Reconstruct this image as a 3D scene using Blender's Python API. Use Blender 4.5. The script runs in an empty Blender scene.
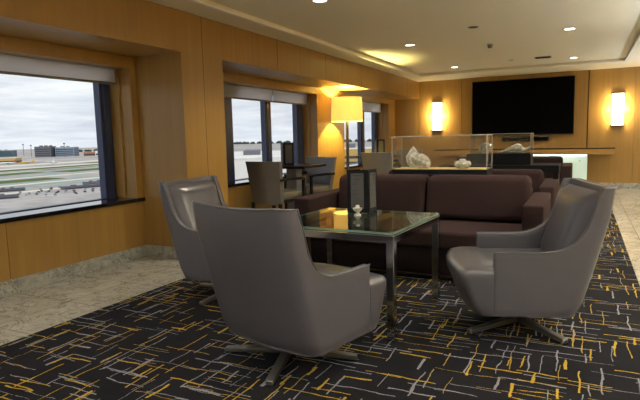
import bpy, bmesh, math, random
from mathutils import Vector, Matrix
random.seed(7)
PI = math.pi
SC = bpy.context.scene
COL = SC.collection
R = math.radians

# ------------------------------------------------------------------ materials
def new_mat(name):
    m = bpy.data.materials.new(name); m.use_nodes = True
    nt = m.node_tree; nt.nodes.clear()
    out = nt.nodes.new('ShaderNodeOutputMaterial')
    return m, nt, out

class G:
    """tiny node-graph helper"""
    def __init__(s, nt): s.nt = nt
    def n(s, t, **kw):
        x = s.nt.nodes.new(t)
        for k, v in kw.items(): setattr(x, k, v)
        return x
    def put(s, sock, v):
        if hasattr(v, 'is_linked') or isinstance(v, bpy.types.NodeSocket): s.nt.links.new(v, sock)
        else: sock.default_value = v
    def m(s, op, a, b=0.0, c=None):
        x = s.n('ShaderNodeMath', operation=op)
        s.put(x.inputs[0], a); s.put(x.inputs[1], b)
        if c is not None: s.put(x.inputs[2], c)
        return x.outputs[0]
    def xyz(s, x, y, z=0.0):
        c = s.n('ShaderNodeCombineXYZ')
        s.put(c.inputs[0], x); s.put(c.inputs[1], y); s.put(c.inputs[2], z)
        return c.outputs[0]
    def sep(s, v):
        c = s.n('ShaderNodeSeparateXYZ'); s.put(c.inputs[0], v); return c.outputs
    def white(s, v):
        w = s.n('ShaderNodeTexWhiteNoise', noise_dimensions='3D'); s.put(w.inputs['Vector'], v)
        return w.outputs['Value'], s.sep(w.outputs['Color'])
    def noise(s, v, scale=5.0, detail=2.0, rough=0.5, dist=0.0):
        w = s.n('ShaderNodeTexNoise'); s.put(w.inputs['Vector'], v)
        w.inputs['Scale'].default_value = scale; w.inputs['Detail'].default_value = detail
        w.inputs['Roughness'].default_value = rough; w.inputs['Distortion'].default_value = dist
        return w.outputs['Fac']
    def scale(s, v, k):
        x = s.n('ShaderNodeVectorMath', operation='MULTIPLY'); s.put(x.inputs[0], v); x.inputs[1].default_value = k
        return x.outputs[0]
    def mix(s, f, a, b):
        x = s.n('ShaderNodeMix', data_type='RGBA'); s.put(x.inputs[0], f)
        s.put(x.inputs[6], a); s.put(x.inputs[7], b); return x.outputs[2]
    def ramp(s, f, stops):
        x = s.n('ShaderNodeValToRGB'); s.put(x.inputs[0], f)
        el = x.color_ramp.elements
        while len(el) < len(stops): el.new(0.5)
        for e, (p, c) in zip(el, stops): e.position = p; e.color = c
        return x.outputs[0]
    def bump(s, h, strength=0.2, dist=0.01):
        x = s.n('ShaderNodeBump'); x.inputs['Strength'].default_value = strength
        x.inputs['Distance'].default_value = dist; s.put(x.inputs['Height'], h); return x.outputs[0]
    def bsdf(s, color, rough=0.5, metal=0.0, spec=0.5, **kw):
        x = s.n('ShaderNodeBsdfPrincipled')
        s.put(x.inputs['Base Color'], color); s.put(x.inputs['Roughness'], rough)
        x.inputs['Metallic'].default_value = metal; x.inputs['Specular IOR Level'].default_value = spec
        for k, v in kw.items(): s.put(x.inputs[k], v)
        return x
    def link(s, a, b): s.nt.links.new(a, b)

def C4(r, g, b): return (r, g, b, 1.0)
def srgb(r, g, b):
    f = lambda c: (c/255/12.92) if c/255 <= .04045 else ((c/255+.055)/1.055)**2.4
    return (f(r), f(g), f(b), 1.0)

def plain(name, col, rough=0.5, metal=0.0, spec=0.5, var=0.12, vscale=6.0, bump=0.0, bscale=60.0):
    m, nt, out = new_mat(name); g = G(nt)
    tc = g.n('ShaderNodeTexCoord').outputs['Object']
    nz = g.noise(tc, vscale, 3.0)
    lo = tuple(c*(1-var) for c in col[:3])+(1,); hi = tuple(min(1, c*(1+var)) for c in col[:3])+(1,)
    b = g.bsdf(g.mix(nz, lo, hi), rough, metal, spec)
    if bump: g.link(g.bump(g.noise(tc, bscale, 3.0), bump, 0.004), b.inputs['Normal'])
    g.link(b.outputs[0], out.inputs[0]); return m

def wood(name, col, axis=2, rough=0.32):
    m, nt, out = new_mat(name); g = G(nt)
    tc = g.n('ShaderNodeTexCoord').outputs['Object']
    k = [14.0, 14.0, 14.0]; k[axis] = 0.55
    grain = g.noise(g.scale(tc, tuple(k)), 1.0, 5.0, 0.6, 0.35)
    k2 = [60.0, 60.0, 60.0]; k2[axis] = 1.5
    fine = g.noise(g.scale(tc, tuple(k2)), 1.0, 2.0)
    f = g.m('ADD', g.m('MULTIPLY', grain, 0.75), g.m('MULTIPLY', fine, 0.25))
    lo = tuple(c*0.84 for c in col[:3])+(1,); hi = tuple(min(1, c*1.14) for c in col[:3])+(1,)
    c = g.ramp(f, [(0.25, lo), (0.75, hi)])
    b = g.bsdf(c, rough, 0, 0.4)
    g.link(b.outputs[0], out.inputs[0]); return m

def emit(name, col, strength):
    m, nt, out = new_mat(name); g = G(nt)
    e = g.n('ShaderNodeEmission'); e.inputs[0].default_value = col; e.inputs[1].default_value = strength
    g.link(e.outputs[0], out.inputs[0]); return m

def thin_glass(name, tint=(1, 1, 1, 1), ior=1.45, rough=0.0, haze=0.0):
    m, nt, out = new_mat(name); g = G(nt)
    t = g.n('ShaderNodeBsdfTransparent'); t.inputs[0].default_value = tint
    gl = g.n('ShaderNodeBsdfGlossy'); gl.inputs['Roughness'].default_value = rough
    fr = g.n('ShaderNodeFresnel'); fr.inputs[0].default_value = ior
    mx = g.n('ShaderNodeMixShader')
    geo = g.n('ShaderNodeNewGeometry')
    front = g.m('SUBTRACT', 1.0, geo.outputs['Backfacing'])
    g.link(g.m('MULTIPLY', fr.outputs[0], front), mx.inputs[0]); g.link(t.outputs[0], mx.inputs[1]); g.link(gl.outputs[0], mx.inputs[2])
    res = mx.outputs[0]
    if haze:
        d = g.n('ShaderNodeBsdfDiffuse'); d.inputs[0].default_value = (.9, .9, .88, 1)
        m2 = g.n('ShaderNodeMixShader'); m2.inputs[0].default_value = haze
        g.link(res, m2.inputs[1]); g.link(d.outputs[0], m2.inputs[2]); res = m2.outputs[0]
    g.link(res, out.inputs[0]); return m

def carpet_mat():
    m, nt, out = new_mat('carpet_weave'); g = G(nt)
    tc = g.n('ShaderNodeTexCoord').outputs['Object']
    X, Y, Z = g.sep(tc)[:3]
    def layer(a, c, w, L, dens, thick, seed):
        # brush strokes running along a, laid out in rows across c
        wob = g.m('SUBTRACT', g.noise(g.xyz(g.m('MULTIPLY', a, 5.0), g.m('MULTIPLY', c, 14.0), seed), 1.0, 2.0), 0.5)
        cc = g.m('DIVIDE', g.m('ADD', c, g.m('MULTIPLY', wob, 0.05)), w)
        row = g.m('FLOOR', cc); fc = g.m('FRACT', cc)
        r1, _ = g.white(g.xyz(row, seed, 3.3))
        t = g.m('ADD', g.m('DIVIDE', a, L), g.m('MULTIPLY', r1, 17.0))
        seg = g.m('FLOOR', t); ft = g.m('FRACT', t)
        r2, rc = g.white(g.xyz(row, seg, seed+0.7))
        on = g.m('LESS_THAN', r2, dens)
        ln = g.m('ADD', g.m('MULTIPLY', rc[0], 0.65), 0.3)
        on2 = g.m('LESS_THAN', ft, ln)
        off = g.m('ADD', g.m('MULTIPLY', g.m('SUBTRACT', rc[1], 0.5), 0.5), 0.5)
        dist = g.m('ABSOLUTE', g.m('SUBTRACT', fc, off))
        th = g.m('MULTIPLY', thick, g.m('ADD', 0.45, g.m('MULTIPLY', rc[2], 1.0)))
        # fray the edges
        fr = g.m('MULTIPLY', g.m('SUBTRACT', g.noise(tc, 140.0, 1.0), 0.5), 0.10)
        on3 = g.m('LESS_THAN', g.m('ADD', dist, fr), th)
        return g.m('MULTIPLY', g.m('MULTIPLY', on, on2), on3)
    base = g.mix(g.noise(tc, 3.0, 4.0), C4(.007, .0065, .0085), C4(.016, .015, .019))
    yel = g.mix(g.noise(tc, 7.0, 2.0), C4(.30, .19, .018), C4(.50, .34, .05))
    gry = g.mix(g.noise(tc, 9.0, 2.0), C4(.12, .12, .15), C4(.33, .33, .38))
    col = base
    for (a, c, w, L, d, th, sd, cl) in [
        (X, Y, .062, .62, .52, .050, 1.0, gry), (Y, X, .070, .55, .46, .050, 2.0, gry),
        (X, Y, .066, .66, .46, .046, 3.0, yel), (Y, X, .060, .52, .46, .052, 4.0, yel),
        (Y, X, .105, .40, .34, .048, 5.0, gry), (X, Y, .10, .44, .36, .042, 6.0, yel),
        (Y, X, .12, .36, .34, .042, 7.0, yel), (X, Y, .085, .5, .40, .040, 8.0, gry)]:
        col = g.mix(layer(a, c, w, L, d, th, sd), col, cl)
    b = g.bsdf(col, 0.95, 0, 0.1)
    g.link(g.bump(g.noise(tc, 300.0, 2.0), 0.3, 0.003), b.inputs['Normal'])
    g.link(b.outputs[0], out.inputs[0]); return m

def stone_mat(name, lo, hi, tile=0.0, rough=0.22, joint=C4(.16, .15, .12)):
    m, nt, out = new_mat(name); g = G(nt)
    tc = g.n('ShaderNodeTexCoord').outputs['Object']
    n1 = g.noise(tc, 2.2, 8.0, 0.68, 0.9)
    n2 = g.noise(tc, 18.0, 5.0, 0.65)
    f = g.m('ADD', g.m('MULTIPLY', n1, .55), g.m('MULTIPLY', n2, .45))
    c = g.ramp(f, [(0.36, lo), (0.64, hi)])
    vein = g.m('ABSOLUTE', g.m('SUBTRACT', g.noise(tc, 3.4, 6.0, 0.7, 1.6), 0.5))
    c = g.mix(g.m('LESS_THAN', vein, 0.012), c, tuple(x*.62 for x in lo[:3])+(1,))
    if tile:
        X, Y, Z = g.sep(tc)[:3]
        def jl(v):
            fr = g.m('FRACT', g.m('DIVIDE', v, tile)); return g.m('LESS_THAN', fr, 0.006/tile)
        j = g.m('MAXIMUM', jl(X), jl(g.m('ADD', Y, 0.23)))
        cell, cc = g.white(g.xyz(g.m('FLOOR', g.m('DIVIDE', X, tile)), g.m('FLOOR', g.m('DIVIDE', g.m('ADD', Y, .23), tile)), 1.0))
        c = g.mix(g.m('MULTIPLY', cell, 0.18), c, tuple(x*.6 for x in lo[:3])+(1,))
        c = g.mix(j, c, joint)
    b = g.bsdf(c, rough, 0, 0.45)
    g.link(b.outputs[0], out.inputs[0]); return m

def shade_mat(name, col, em, transl=0.5):
    m, nt, out = new_mat(name); g = G(nt)
    d = g.n('ShaderNodeBsdfDiffuse'); d.inputs[0].default_value = col
    t = g.n('ShaderNodeBsdfTranslucent'); t.inputs[0].default_value = col
    mx = g.n('ShaderNodeMixShader'); mx.inputs[0].default_value = transl
    g.link(d.outputs[0], mx.inputs[1]); g.link(t.outputs[0], mx.inputs[2])
    res = mx.outputs[0]
    if em:
        e = g.n('ShaderNodeEmission'); e.inputs[0].default_value = em[0]; e.inputs[1].default_value = em[1]
        ad = g.n('ShaderNodeAddShader'); g.link(res, ad.inputs[0]); g.link(e.outputs[0], ad.inputs[1]); res = ad.outputs[0]
    g.link(res, out.inputs[0]); return m

WOODC = srgb(156, 120, 62)
M = dict(
    wood=wood('honey_veneer', WOODC),
    wood_h=wood('honey_veneer_lengthwise', WOODC, axis=1),
    wood_x=wood('honey_veneer_crosswise', WOODC, axis=0),
    seam=plain('panel_seam', C4(.05, .03, .012), .8),
    ceil=plain('ceiling_paint', srgb(238, 229, 205), .9, var=.02),
    crown=plain('cornice_paint', srgb(240, 237, 228), .8, var=.02),
    wallp=plain('painted_wall', srgb(190, 160, 110), .8, var=.03),
    stone=stone_mat('floor_stone', srgb(156, 154, 144), srgb(192, 189, 178), tile=0.61),
    bstone=stone_mat('skirting_stone', srgb(128, 129, 124), srgb(186, 185, 176), rough=.3),
    carpet=carpet_mat(),
    navy=plain('window_metal', srgb(46, 56, 88), .30, .0, .5, var=.06),
    black=plain('black_lacquer', C4(.008, .008, .009), .25, var=.05),
    sill=plain('polished_black_sill', C4(.012, .012, .014), .05, var=.05),
    pane=thin_glass('window_glass', (.97, .985, .98, 1), 1.25),
    case=thin_glass('case_glass', (.97, .97, .955, 1), 1.35, haze=0.012),
    edge=thin_glass('case_edge', (.85, .84, .78, 1), 1.5, haze=0.26),
    ttop=thin_glass('green_table_glass', (.66, .84, .78, 1), 3.1),
    tedge=plain('green_glass_edge', C4(.13, .22, .19), .12, var=.08),
    blind=shade_mat('blind_fabric', srgb(236, 236, 238), None, .72),
    leather=plain('grey_leather', srgb(80, 78, 86), .38, 0, .5, var=.07, vscale=9, bump=.12, bscale=160),
    leather2=plain('grey_leather_cushion', srgb(80, 78, 85), .28, 0, .55, var=.07, vscale=6, bump=.10, bscale=120),
    brushed=plain('brushed_steel', srgb(116, 115, 114), .36, .7, .5, var=.06),
    chrome=plain('chrome', C4(.62, .62, .64), .12, 1.0, .5, var=.03),
    sofa=plain('plum_brown_fabric', srgb(50, 36, 36), .92, 0, .12, var=.22, vscale=70, bump=.35, bscale=240),
    sofa_shaded=plain('plum_brown_fabric_shaded', srgb(34, 26, 27), .95, 0, .08, var=.2, vscale=70, bump=.3, bscale=240),  # same fabric darkened, shade of the sofa front put into the colour
    plinth=plain('black_display_base', C4(.008, .008, .011), .5, 0, .12, var=.1),
    sand=plain('display_bed', srgb(196, 176, 120), .8, var=.1, vscale=30),
    screen=plain('screen_glass', C4(.0015, .0015, .0015), .6, 0, .03, var=.05),
    dwood=plain('dark_stained_wood', C4(.010, .008, .008), .4, 0, .25, var=.2),
    cafe=plain('cafe_grey_vinyl', srgb(108, 105, 103), .28, 0, .5, var=.08),
    cseat=plain('cafe_tan_seat', srgb(112, 104, 88), .5, 0, .4, var=.1),
    steel=plain('satin_steel', srgb(160, 160, 160), .32, .35, .5, var=.04),
    gunm=plain('gunmetal_pole', C4(.10, .105, .115), .3, .7, .5, var=.05),
    paper=plain('menu_paper', srgb(72, 72, 75), .6, var=.06),
    ink=plain('menu_ink', C4(.03, .03, .035), .7),
    menu=plain('menu_black_leatherette', C4(.007, .007, .009), .5, 0, .15, var=.1),
    whiteplastic=plain('white_plastic', srgb(205, 200, 186), .5, var=.02),
    greyplastic=plain('grey_plastic', srgb(120, 116, 104), .6, var=.04),
    wax=plain('white_wax', srgb(236, 232, 220), .5, var=.02),
    brass=plain('dark_bronze', C4(.10, .07, .035), .4, .7, .5, var=.08),
    shade=shade_mat('linen_shade', C4(.80, .66, .30), (C4(1.0, .80, .36), .24), .18),
    sconce=emit('sconce_glow', C4(1.0, .90, .66), 7.0),
    led=emit('downlight_lens', C4(1.0, .95, .82), 9.0),
    strip=emit('led_strip', C4(.86, 1.0, .93), 9.0),
    frost=shade_mat('frosted_glass', C4(.78, .88, .83), (C4(.80, 1.0, .90), .16), .5),
)

def crystal_mat():
    m, nt, out = new_mat('cut_crystal'); g = G(nt)
    tc = g.n('ShaderNodeTexCoord').outputs['Object']
    v = g.n('ShaderNodeTexVoronoi'); v.inputs['Scale'].default_value = 26.0; g.link(tc, v.inputs['Vector'])
    col = g.mix(v.outputs['Distance'], C4(.98, .98, .94), C4(.36, .36, .33))  # pale and grey cells put sparkle into the colour
    b = g.bsdf(col, .10, 0, .8, **{'Transmission Weight': .25, 'IOR': 1.5})
    g.link(g.bump(v.outputs['Distance'], .6, .01), b.inputs['Normal'])
    g.link(b.outputs[0], out.inputs[0]); return m
M['crystal'] = crystal_mat()

# ------------------------------------------------------------------ mesh helpers
def new_bm(): return bmesh.new()
def obj(name, bm, mat, parent=None, smooth=35, loc=None, rot=None):
    bmesh.ops.recalc_face_normals(bm, faces=bm.faces[:])
    me = bpy.data.meshes.new(name); bm.to_mesh(me); bm.free()
    if smooth:
        for p in me.polygons: p.use_smooth = True
        me.set_sharp_from_angle(angle=R(smooth))
    me.materials.append(mat)
    o = bpy.data.objects.new(name, me); COL.objects.link(o)
    if parent: o.parent = parent
    if loc: o.location = loc
    if rot: o.rotation_euler = rot
    return o
def merge(dst, src, mat=None):
    if mat is not None: bmesh.ops.transform(src, matrix=mat, verts=src.verts[:])
    me = bpy.data.meshes.new('tmp'); src.to_mesh(me); src.free(); dst.from_mesh(me); bpy.data.meshes.remove(me)
    return dst
def box(bm, x0, x1, y0, y1, z0, z1, bev=0.0, seg=2, mat=None):
    t = bmesh.new(); bmesh.ops.create_cube(t, size=1.0)
    for v in t.verts:
        v.co = Vector((x0+(v.co.x+.5)*(x1-x0), y0+(v.co.y+.5)*(y1-y0), z0+(v.co.z+.5)*(z1-z0)))
    if bev: bmesh.ops.bevel(t, geom=t.edges[:]+t.verts[:], offset=bev, segments=seg, profile=.5, affect='EDGES')
    return merge(bm, t, mat)
def lathe(bm, prof, n=32, mat=None, flat=False):
    t = bmesh.new(); rings = []
    for (r, z) in prof:
        if r < 1e-5: rings.append([t.verts.new((0, 0, z))])
        else: rings.append([t.verts.new((r*math.cos(2*PI*i/n), r*math.sin(2*PI*i/n), z)) for i in range(n)])
    for a, b in zip(rings, rings[1:]):
        for i in range(n):
            j = (i+1) % n
            if len(a) == 1 and len(b) == 1: continue
            if len(a) == 1: t.faces.new((a[0], b[i], b[j]))
            elif len(b) == 1: t.faces.new((a[i], a[j], b[0]))
            else: t.faces.new((a[i], a[j], b[j], b[i]))
    return merge(bm, t, mat)
def cyl(bm, r, z0, z1, n=24, mat=None, r1=None):
    r1 = r if r1 is None else r1
    return lathe(bm, [(0, z0), (r, z0), (r1, z1), (0, z1)], n, mat)
def tube(bm, pts, r, n=8, closed=False):
    pts = [Vector(p) for p in pts]; rings = []
    up = Vector((0, 0, 1))
    for i, p in enumerate(pts):
        a = pts[max(i-1, 0)]; b = pts[min(i+1, len(pts)-1)]
        t = (b-a).normalized()
        s = t.cross(up)
        if s.length < 1e-3: s = t.cross(Vector((1, 0, 0)))
        s.normalize(); w = s.cross(t)
        rings.append([bm.verts.new(p + r*(math.cos(2*PI*k/n)*s + math.sin(2*PI*k/n)*w)) for k in range(n)])
    for a, b in zip(rings, rings[1:]):
        for k in range(n): bm.faces.new((a[k], a[(k+1) % n], b[(k+1) % n], b[k]))
    bm.faces.new(rings[0][::-1]); bm.faces.new(rings[-1])
    return bm
def loft(bm, rings, cap=True):
    vs = [[bm.verts.new(p) for p in r] for r in rings]; n = len(vs[0])
    for a, b in zip(vs, vs[1:]):
        for k in range(n): bm.faces.new((a[k], a[(k+1) % n], b[(k+1) % n], b[k]))
    if cap: bm.faces.new(vs[0][::-1]); bm.faces.new(vs[-1])
    return bm
def prism(bm, poly, z0, z1):
    a = [bm.verts.new((x, y, z0)) for x, y in poly]; b = [bm.verts.new((x, y, z1)) for x, y in poly]
    n = len(poly)
    for k in range(n): bm.faces.new((a[k], a[(k+1) % n], b[(k+1) % n], b[k]))
    bm.faces.new(a[::-1]); bm.faces.new(b); return bm
def mk(f, *a, **k):
    bm = new_bm(); f(bm, *a, **k); return bm
def thing(name, label, cat, loc=(0, 0, 0), rz=0.0, group=None):
    o = bpy.data.objects.new(name, None); COL.objects.link(o)
    o.location = loc; o.rotation_euler = (0, 0, rz); o.empty_display_size = .1
    o['label'] = label; o['category'] = cat
    if group: o['group'] = group
    return o
def tag(o, label, cat, group=None):
    o['label'] = label; o['category'] = cat
    if group: o['group'] = group
    return o
def struct(o): o['kind'] = 'structure'; return o
def sroot(name, loc=(0, 0, 0)):
    o = bpy.data.objects.new(name, None); COL.objects.link(o); o.location = loc; o['kind'] = 'structure'; return o
def dup(root, loc, rz=0.0, label=None, group=None):
    r = root.copy(); COL.objects.link(r); r.location = loc; r.rotation_euler = (0, 0, rz)
    if label: r['label'] = label
    if group: r['group'] = group
    for ch in list(root.children):
        c = ch.copy(); COL.objects.link(c); c.parent = r
        for g in ch.children:
            d = g.copy(); COL.objects.link(d); d.parent = c
    return r

# ------------------------------------------------------------------ room shell
XF, XB, XW = -3.69, -4.32, -4.62       # header front, recess back plane, glazing plane
YB = 13.15                              # back wall
YR = -4.6                               # rear wall behind the camera
XR = 3.2                                # right wall
ZS, ZT, ZH = 2.56, 2.62, 2.15           # lower soffit, tray ceiling, header underside
SILL, HEAD = 0.645, 2.03
W1, W2, W3 = (-0.4, 4.286), (5.90, 8.72), (9.93, 12.67)

struct(obj('floor', mk(box, -4.62, XR, YR, YB, -.12, 0), M['stone'], smooth=0))
struct(obj('floor_carpet', mk(box, -3.24, .44, YR+.6, 11.4, 0.0, .006), M['carpet'], smooth=0))

# left wall with its window openings
bm = new_bm()
box(bm, XW, XB, YR, YB, 0, SILL); box(bm, XW, XB, YR, YB, HEAD, ZH)
for a, b in ((YR, W1[0]), (W1[1], W2[0]), (W2[1], W3[0]), (W3[1], YB)): box(bm, XW, XB, a, b, SILL, HEAD)
struct(obj('wall_left', bm, M['wood'], smooth=0))
bm = mk(box, XW, XF, YR, YB, ZH, ZS+.1)
struct(obj('trim_1', bm, M['wood'], smooth=0))                               # header over the window bays
bm = mk(box, XB, XF, 4.372, 5.07, 0, ZH)
struct(obj('trim_2', bm, M['wood'], smooth=0))                               # wood pier between the bays
bm = mk(box, XB, XF, YR, W1[0]-.3, 0, ZH)
struct(obj('trim_3', bm, M['wood'], smooth=0))
# casing stops in the reveals
bm = new_bm()
for (a, b) in (W1, W2, W3):
    for y0, y1 in ((a, a+.022), (b-.022, b)): box(bm, XW+.02, XW+.15, y0, y1, SILL+.02, HEAD)
    box(bm, XW+.02, XW+.10, a, b, HEAD-.02, HEAD)
struct(obj('trim_4', bm, M['wood'], smooth=0))
# seams in the pier and header veneer
bm = new_bm()
for y in (-1.2, .3, 1.8, 4.72, 6.3, 7.8, 9.3, 10.8, 12.2): box(bm, XF-.01, XF+.0015, y-.0025, y+.0025, ZH+.005, ZS)
box(bm, XF-.01, XF+.0015, 4.7175, 4.7225, .13, ZH)
for y in (.4, 1.6, 2.8): box(bm, XB-.01, XB+.0015, y-.002, y+.002, .13, SILL-.04)
struct(obj('trim_5', bm, M['seam'], smooth=0))
# stone skirting
bm = new_bm()
box(bm, XB, XB+.014, YR, 4.372, 0, .12, .003, 1); box(bm, XB, XB+.014, 5.07, YB, 0, .12, .003, 1)
box(bm, XB, XF+.014, 4.358, 4.372, 0, .12, .003, 1); box(bm, XF, XF+.014, 4.372, 5.07, 0, .12, .003, 1)
box(bm, XB, XF+.014, 5.07, 5.084, 0, .12, .003, 1)
struct(obj('baseboard_left', bm, M['bstone'], smooth=0))

# back wall: slabs of veneer with open joints over a dark backing
bm = mk(box, XW, XR, YB+.03, YB+.13, 0, ZS+.1)
struct(obj('wall_back', bm, M['seam'], smooth=0))
bm = new_bm()
for a, b in ((XW, -3.70), (-3.694, -2.662), (.078, .95), (.956, 2.1), (2.106, XR)): box(bm, a, b, YB, YB+.03, 0, ZS+.1)
box(bm, -2.64, .056, YB-.045, YB+.03, 0, ZS+.1)
struct(obj('trim_6', bm, M['wood'], smooth=0))
bm = new_bm(); box(bm, XB, -2.64, YB-.014, YB, 0, .125, .003, 1); box(bm, .056, XR, YB-.014, YB, 0, .125, .003, 1)
box(bm, -2.64, .056, YB-.059, YB-.045, 0, .125, .003, 1)
struct(obj('baseboard_back', bm, M['bstone'], smooth=0))
struct(obj('wall_right', mk(box, XR, XR+.12, YR, YB, 0, ZS+.1), M['wood'], smooth=0))
struct(obj('wall_rear', mk(box, XW, XR, YR-.12, YR, 0, ZS+.1), M['wood'], smooth=0))

# ceiling: lower soffit ring around a shallow tray
TX0, TX1, TY0, TY1 = -3.36, .69, YR+.8, 11.97
bm = new_bm()
box(bm, XF, TX0, YR, YB, ZS, ZS+.12); box(bm, TX1, XR, YR, YB, ZS, ZS+.12)
box(bm, TX0, TX1, TY1, YB, ZS, ZS+.12); box(bm, TX0, TX1, YR, TY0, ZS, ZS+.12)
box(bm, TX0, TX1, TY0, TY1, ZT, ZS+.12)
struct(obj('ceiling', bm, M['ceil'], smooth=0))
bm = new_bm()
for (a, b, c, d) in ((TX0-.008, TX0+.03, TY0, TY1), (TX1-.03, TX1+.008, TY0, TY1), (TX0, TX1, TY1-.03, TY1+.008), (TX0, TX1, TY0-.008, TY0+.03)):
    box(bm, a, b, c, d, ZS-.004, ZS+.026, .004, 1)
struct(obj('trim_7', bm, M['crown'], smooth=0))                              # bead around the tray

# ------------------------------------------------------------------ windows
def window(n, y0, y1, bars, depth=.09):
    r = sroot('window_%d' % n)
    f = new_bm()
    box(f, XW-.08, XW+.012, y0, y1, SILL-.03, SILL+.012); box(f, XW-.08, XW+.012, y0, y1, HEAD-.06, HEAD)
    for (a, b) in bars:
        box(f, XW-.08, XW+.012, a, b, SILL, HEAD, .004, 1)
        box(f, XW+.012, XW+.026, a+.045, b-.045, SILL, HEAD, .003, 1)
    obj('window_frame', f, M['navy'], r, 30)
    obj('window_pane', mk(box, XW-.046, XW-.038, y0, y1, SILL, HEAD), M['pane'], r, 0)
    obj('window_sill', mk(box, XW+.03, XB+.035, y0-.02, min(y1+.085, y1+.085), SILL-.035, SILL+.004, .004, 1), M['sill'], r, 30)
    return r
window(1, *W1, [(W1[0], W1[0]+.12), (1.55, 1.72), (W1[1]-.155, W1[1])])
window(2, *W2, [(W2[0], 6.52), (7.42, 7.60), (W2[1]-.24, W2[1])])
window(3, *W3, [(W3[0], W3[0]+.2), (11.55, 11.78), (W3[1]-.2, W3[1])])
def blind(y0, y1, drop, label):
    t = thing('roller_blind', label, 'blind', (XW+.115, (y0+y1)/2, 0), 0, 'grey roller blinds')
    h = (y1-y0)/2
    obj('fabric', mk(box, -.002, .002, -h, h, drop, HEAD), M['blind'], t, 0)
    b = mk(box, -.012, .012, -h, h, drop-.022, drop+.002, .004, 1)
    obj('bottom_bar', b, M['greyplastic'], t)
    return t
blind(W1[0]+.02, W1[1]-.03, 1.885, 'grey roller blind half hidden at top of the large near window with airfield view')
blind(W2[0]+.02, 7.49, 1.855, 'left grey roller blind above the first pane of window behind the cafe table')
blind(7.51, W2[1]-.025, 1.855, 'right grey roller blind above the second pane of window behind the cafe table')
blind(W3[0]+.02, W3[1]-.025, 1.835, 'grey roller blind over the far window beside the lit floor lamp')

# ------------------------------------------------------------------ camera
cam = bpy.data.cameras.new('camera'); co = bpy.data.objects.new('camera', cam); COL.objects.link(co)
cam.sensor_width = 36.0; cam.lens = 534.1/640*36.0; cam.clip_start = .05; cam.clip_end = 60000
r_, d_, f_ = Vector((.89768, .43996, -.02442)), Vector((.02919, -.11467, -.99297)), Vector((-.43967, .89066, -.11578))
mt = Matrix(((r_.x, -d_.x, -f_.x, 0), (r_.y, -d_.y, -f_.y, 0), (r_.z, -d_.z, -f_.z, 1.25), (0, 0, 0, 1)))
co.matrix_world = mt; SC.camera = co

# ------------------------------------------------------------------ ceiling fixtures
def light(name, kind, loc, energy, color, **kw):
    l = bpy.data.lights.new(name, kind); l.energy = energy; l.color = color
    for k, v in kw.items(): setattr(l, k, v)
    o = bpy.data.objects.new(name, l); COL.objects.link(o); o.location = loc; return o
WARM = (1.0, .89, .70)
dl0 = None
DLAB = {(-2.41, 4.99): 'round recessed downlight at the top edge of the photo, nearest on the left row',
        (-2.41, 8.13): 'round recessed downlight, second back in the left row along the windows',
        (-2.41, 11.3): 'round recessed downlight farthest back in the left row near the tray corner',
        (-.21, 8.06): 'round recessed downlight, nearer of the two above the right end of the screen',
        (-.21, 11.19): 'round recessed downlight, farther of the two above the right end of the screen'}
for x in (-2.41, -.21):
    for y in (-1.3, 1.86, 4.99, 8.1, 11.25):
        if y < 4 or (x > -1 and y < 6):
            lab = 'round recessed downlight in the tray ceiling over the near seating'
        else:
            lab = min(DLAB, key=lambda k: abs(k[0]-x)*9+abs(k[1]-y)); lab = DLAB[lab]
        if dl0 is None:
            t = dl0 = thing('recessed_downlight', lab, 'ceiling light', (x, y, ZT), 0, 'recessed downlights in the tray ceiling')
            obj('trim_ring', mk(lathe, [(.068, -.001), (.092, -.001), (.094, -.006), (.088, -.010), (.070, -.010), (.068, -.004)], 32), M['whiteplastic'], t)
            obj('lens', mk(lathe, [(0, -.004), (.069, -.004), (.069, -.001), (0, -.001)], 32), M['led'], t)
        else: dup(dl0, (x, y, ZT), 0, lab)
        l = light('downlight_lamp', 'SPOT', (x, y, ZT-.03), 130 if y > 4 else 75, WARM, spot_size=R(128), spot_blend=.8, shadow_soft_size=.07)
for x, y in ((2.0, 0.5), (2.0, 4.5), (2.0, 8.5)):
    dup(dl0, (x, y, ZS), 0, 'round recessed downlight in the lower soffit along the right aisle')
    light('downlight_lamp', 'SPOT', (x, y, ZS-.03), 90, WARM, spot_size=R(130), spot_blend=.8, shadow_soft_size=.07)
t = thing('accent_downlight', 'small unlit recessed accent light above the left part of the screen', 'ceiling light', (-1.27, 10.88, ZT))
obj('trim_ring', mk(lathe, [(.035, -.001), (.055, -.001), (.055, -.008), (.035, -.008)], 24), M['whiteplastic'], t)
obj('lens', mk(lathe, [(0, -.003), (.036, -.003), (.036, -.001), (0, -.001)], 24), M['greyplastic'], t)
t = thing('ceiling_speaker', 'small dark round ceiling speaker, the one nearest the camera at mid ceiling', 'speaker', (-1.32, 7.26, ZT))
obj('grille', mk(lathe, [(0, -.006), (.05, -.005), (.055, -.001), (0, -.001)], 24), M['seam'], t)
obj('trim_ring', mk(lathe, [(.052, -.001), (.068, -.001), (.066, -.006), (.052, -.007)], 24), M['greyplastic'], t)
t = thing('smoke_detector', 'small white smoke detector hanging from the ceiling between the downlight rows', 'smoke detector', (-1.337, 8.76, ZT))
obj('base_plate', mk(lathe, [(0, -.012), (.055, -.012), (.06, -.001), (0, -.001)], 24), M['whiteplastic'], t)
obj('sensor_head', mk(lathe, [(0, -.062), (.026, -.060), (.036, -.045), (.036, -.03), (.042, -.012), (0, -.012)], 24), M['greyplastic'], t)
t = thing('ceiling_vent', 'flat grey oval air vent in the ceiling above the screen', 'vent', (-.712, 10.82, ZT))
obj('frame', mk(box, -.14, .14, -.10, .10, -.012, -.001, .004, 1), M['greyplastic'], t)
b = new_bm()
for k in range(5): box(b, -.12, .12, -.08+k*.035, -.065+k*.035, -.018, -.012)
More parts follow.
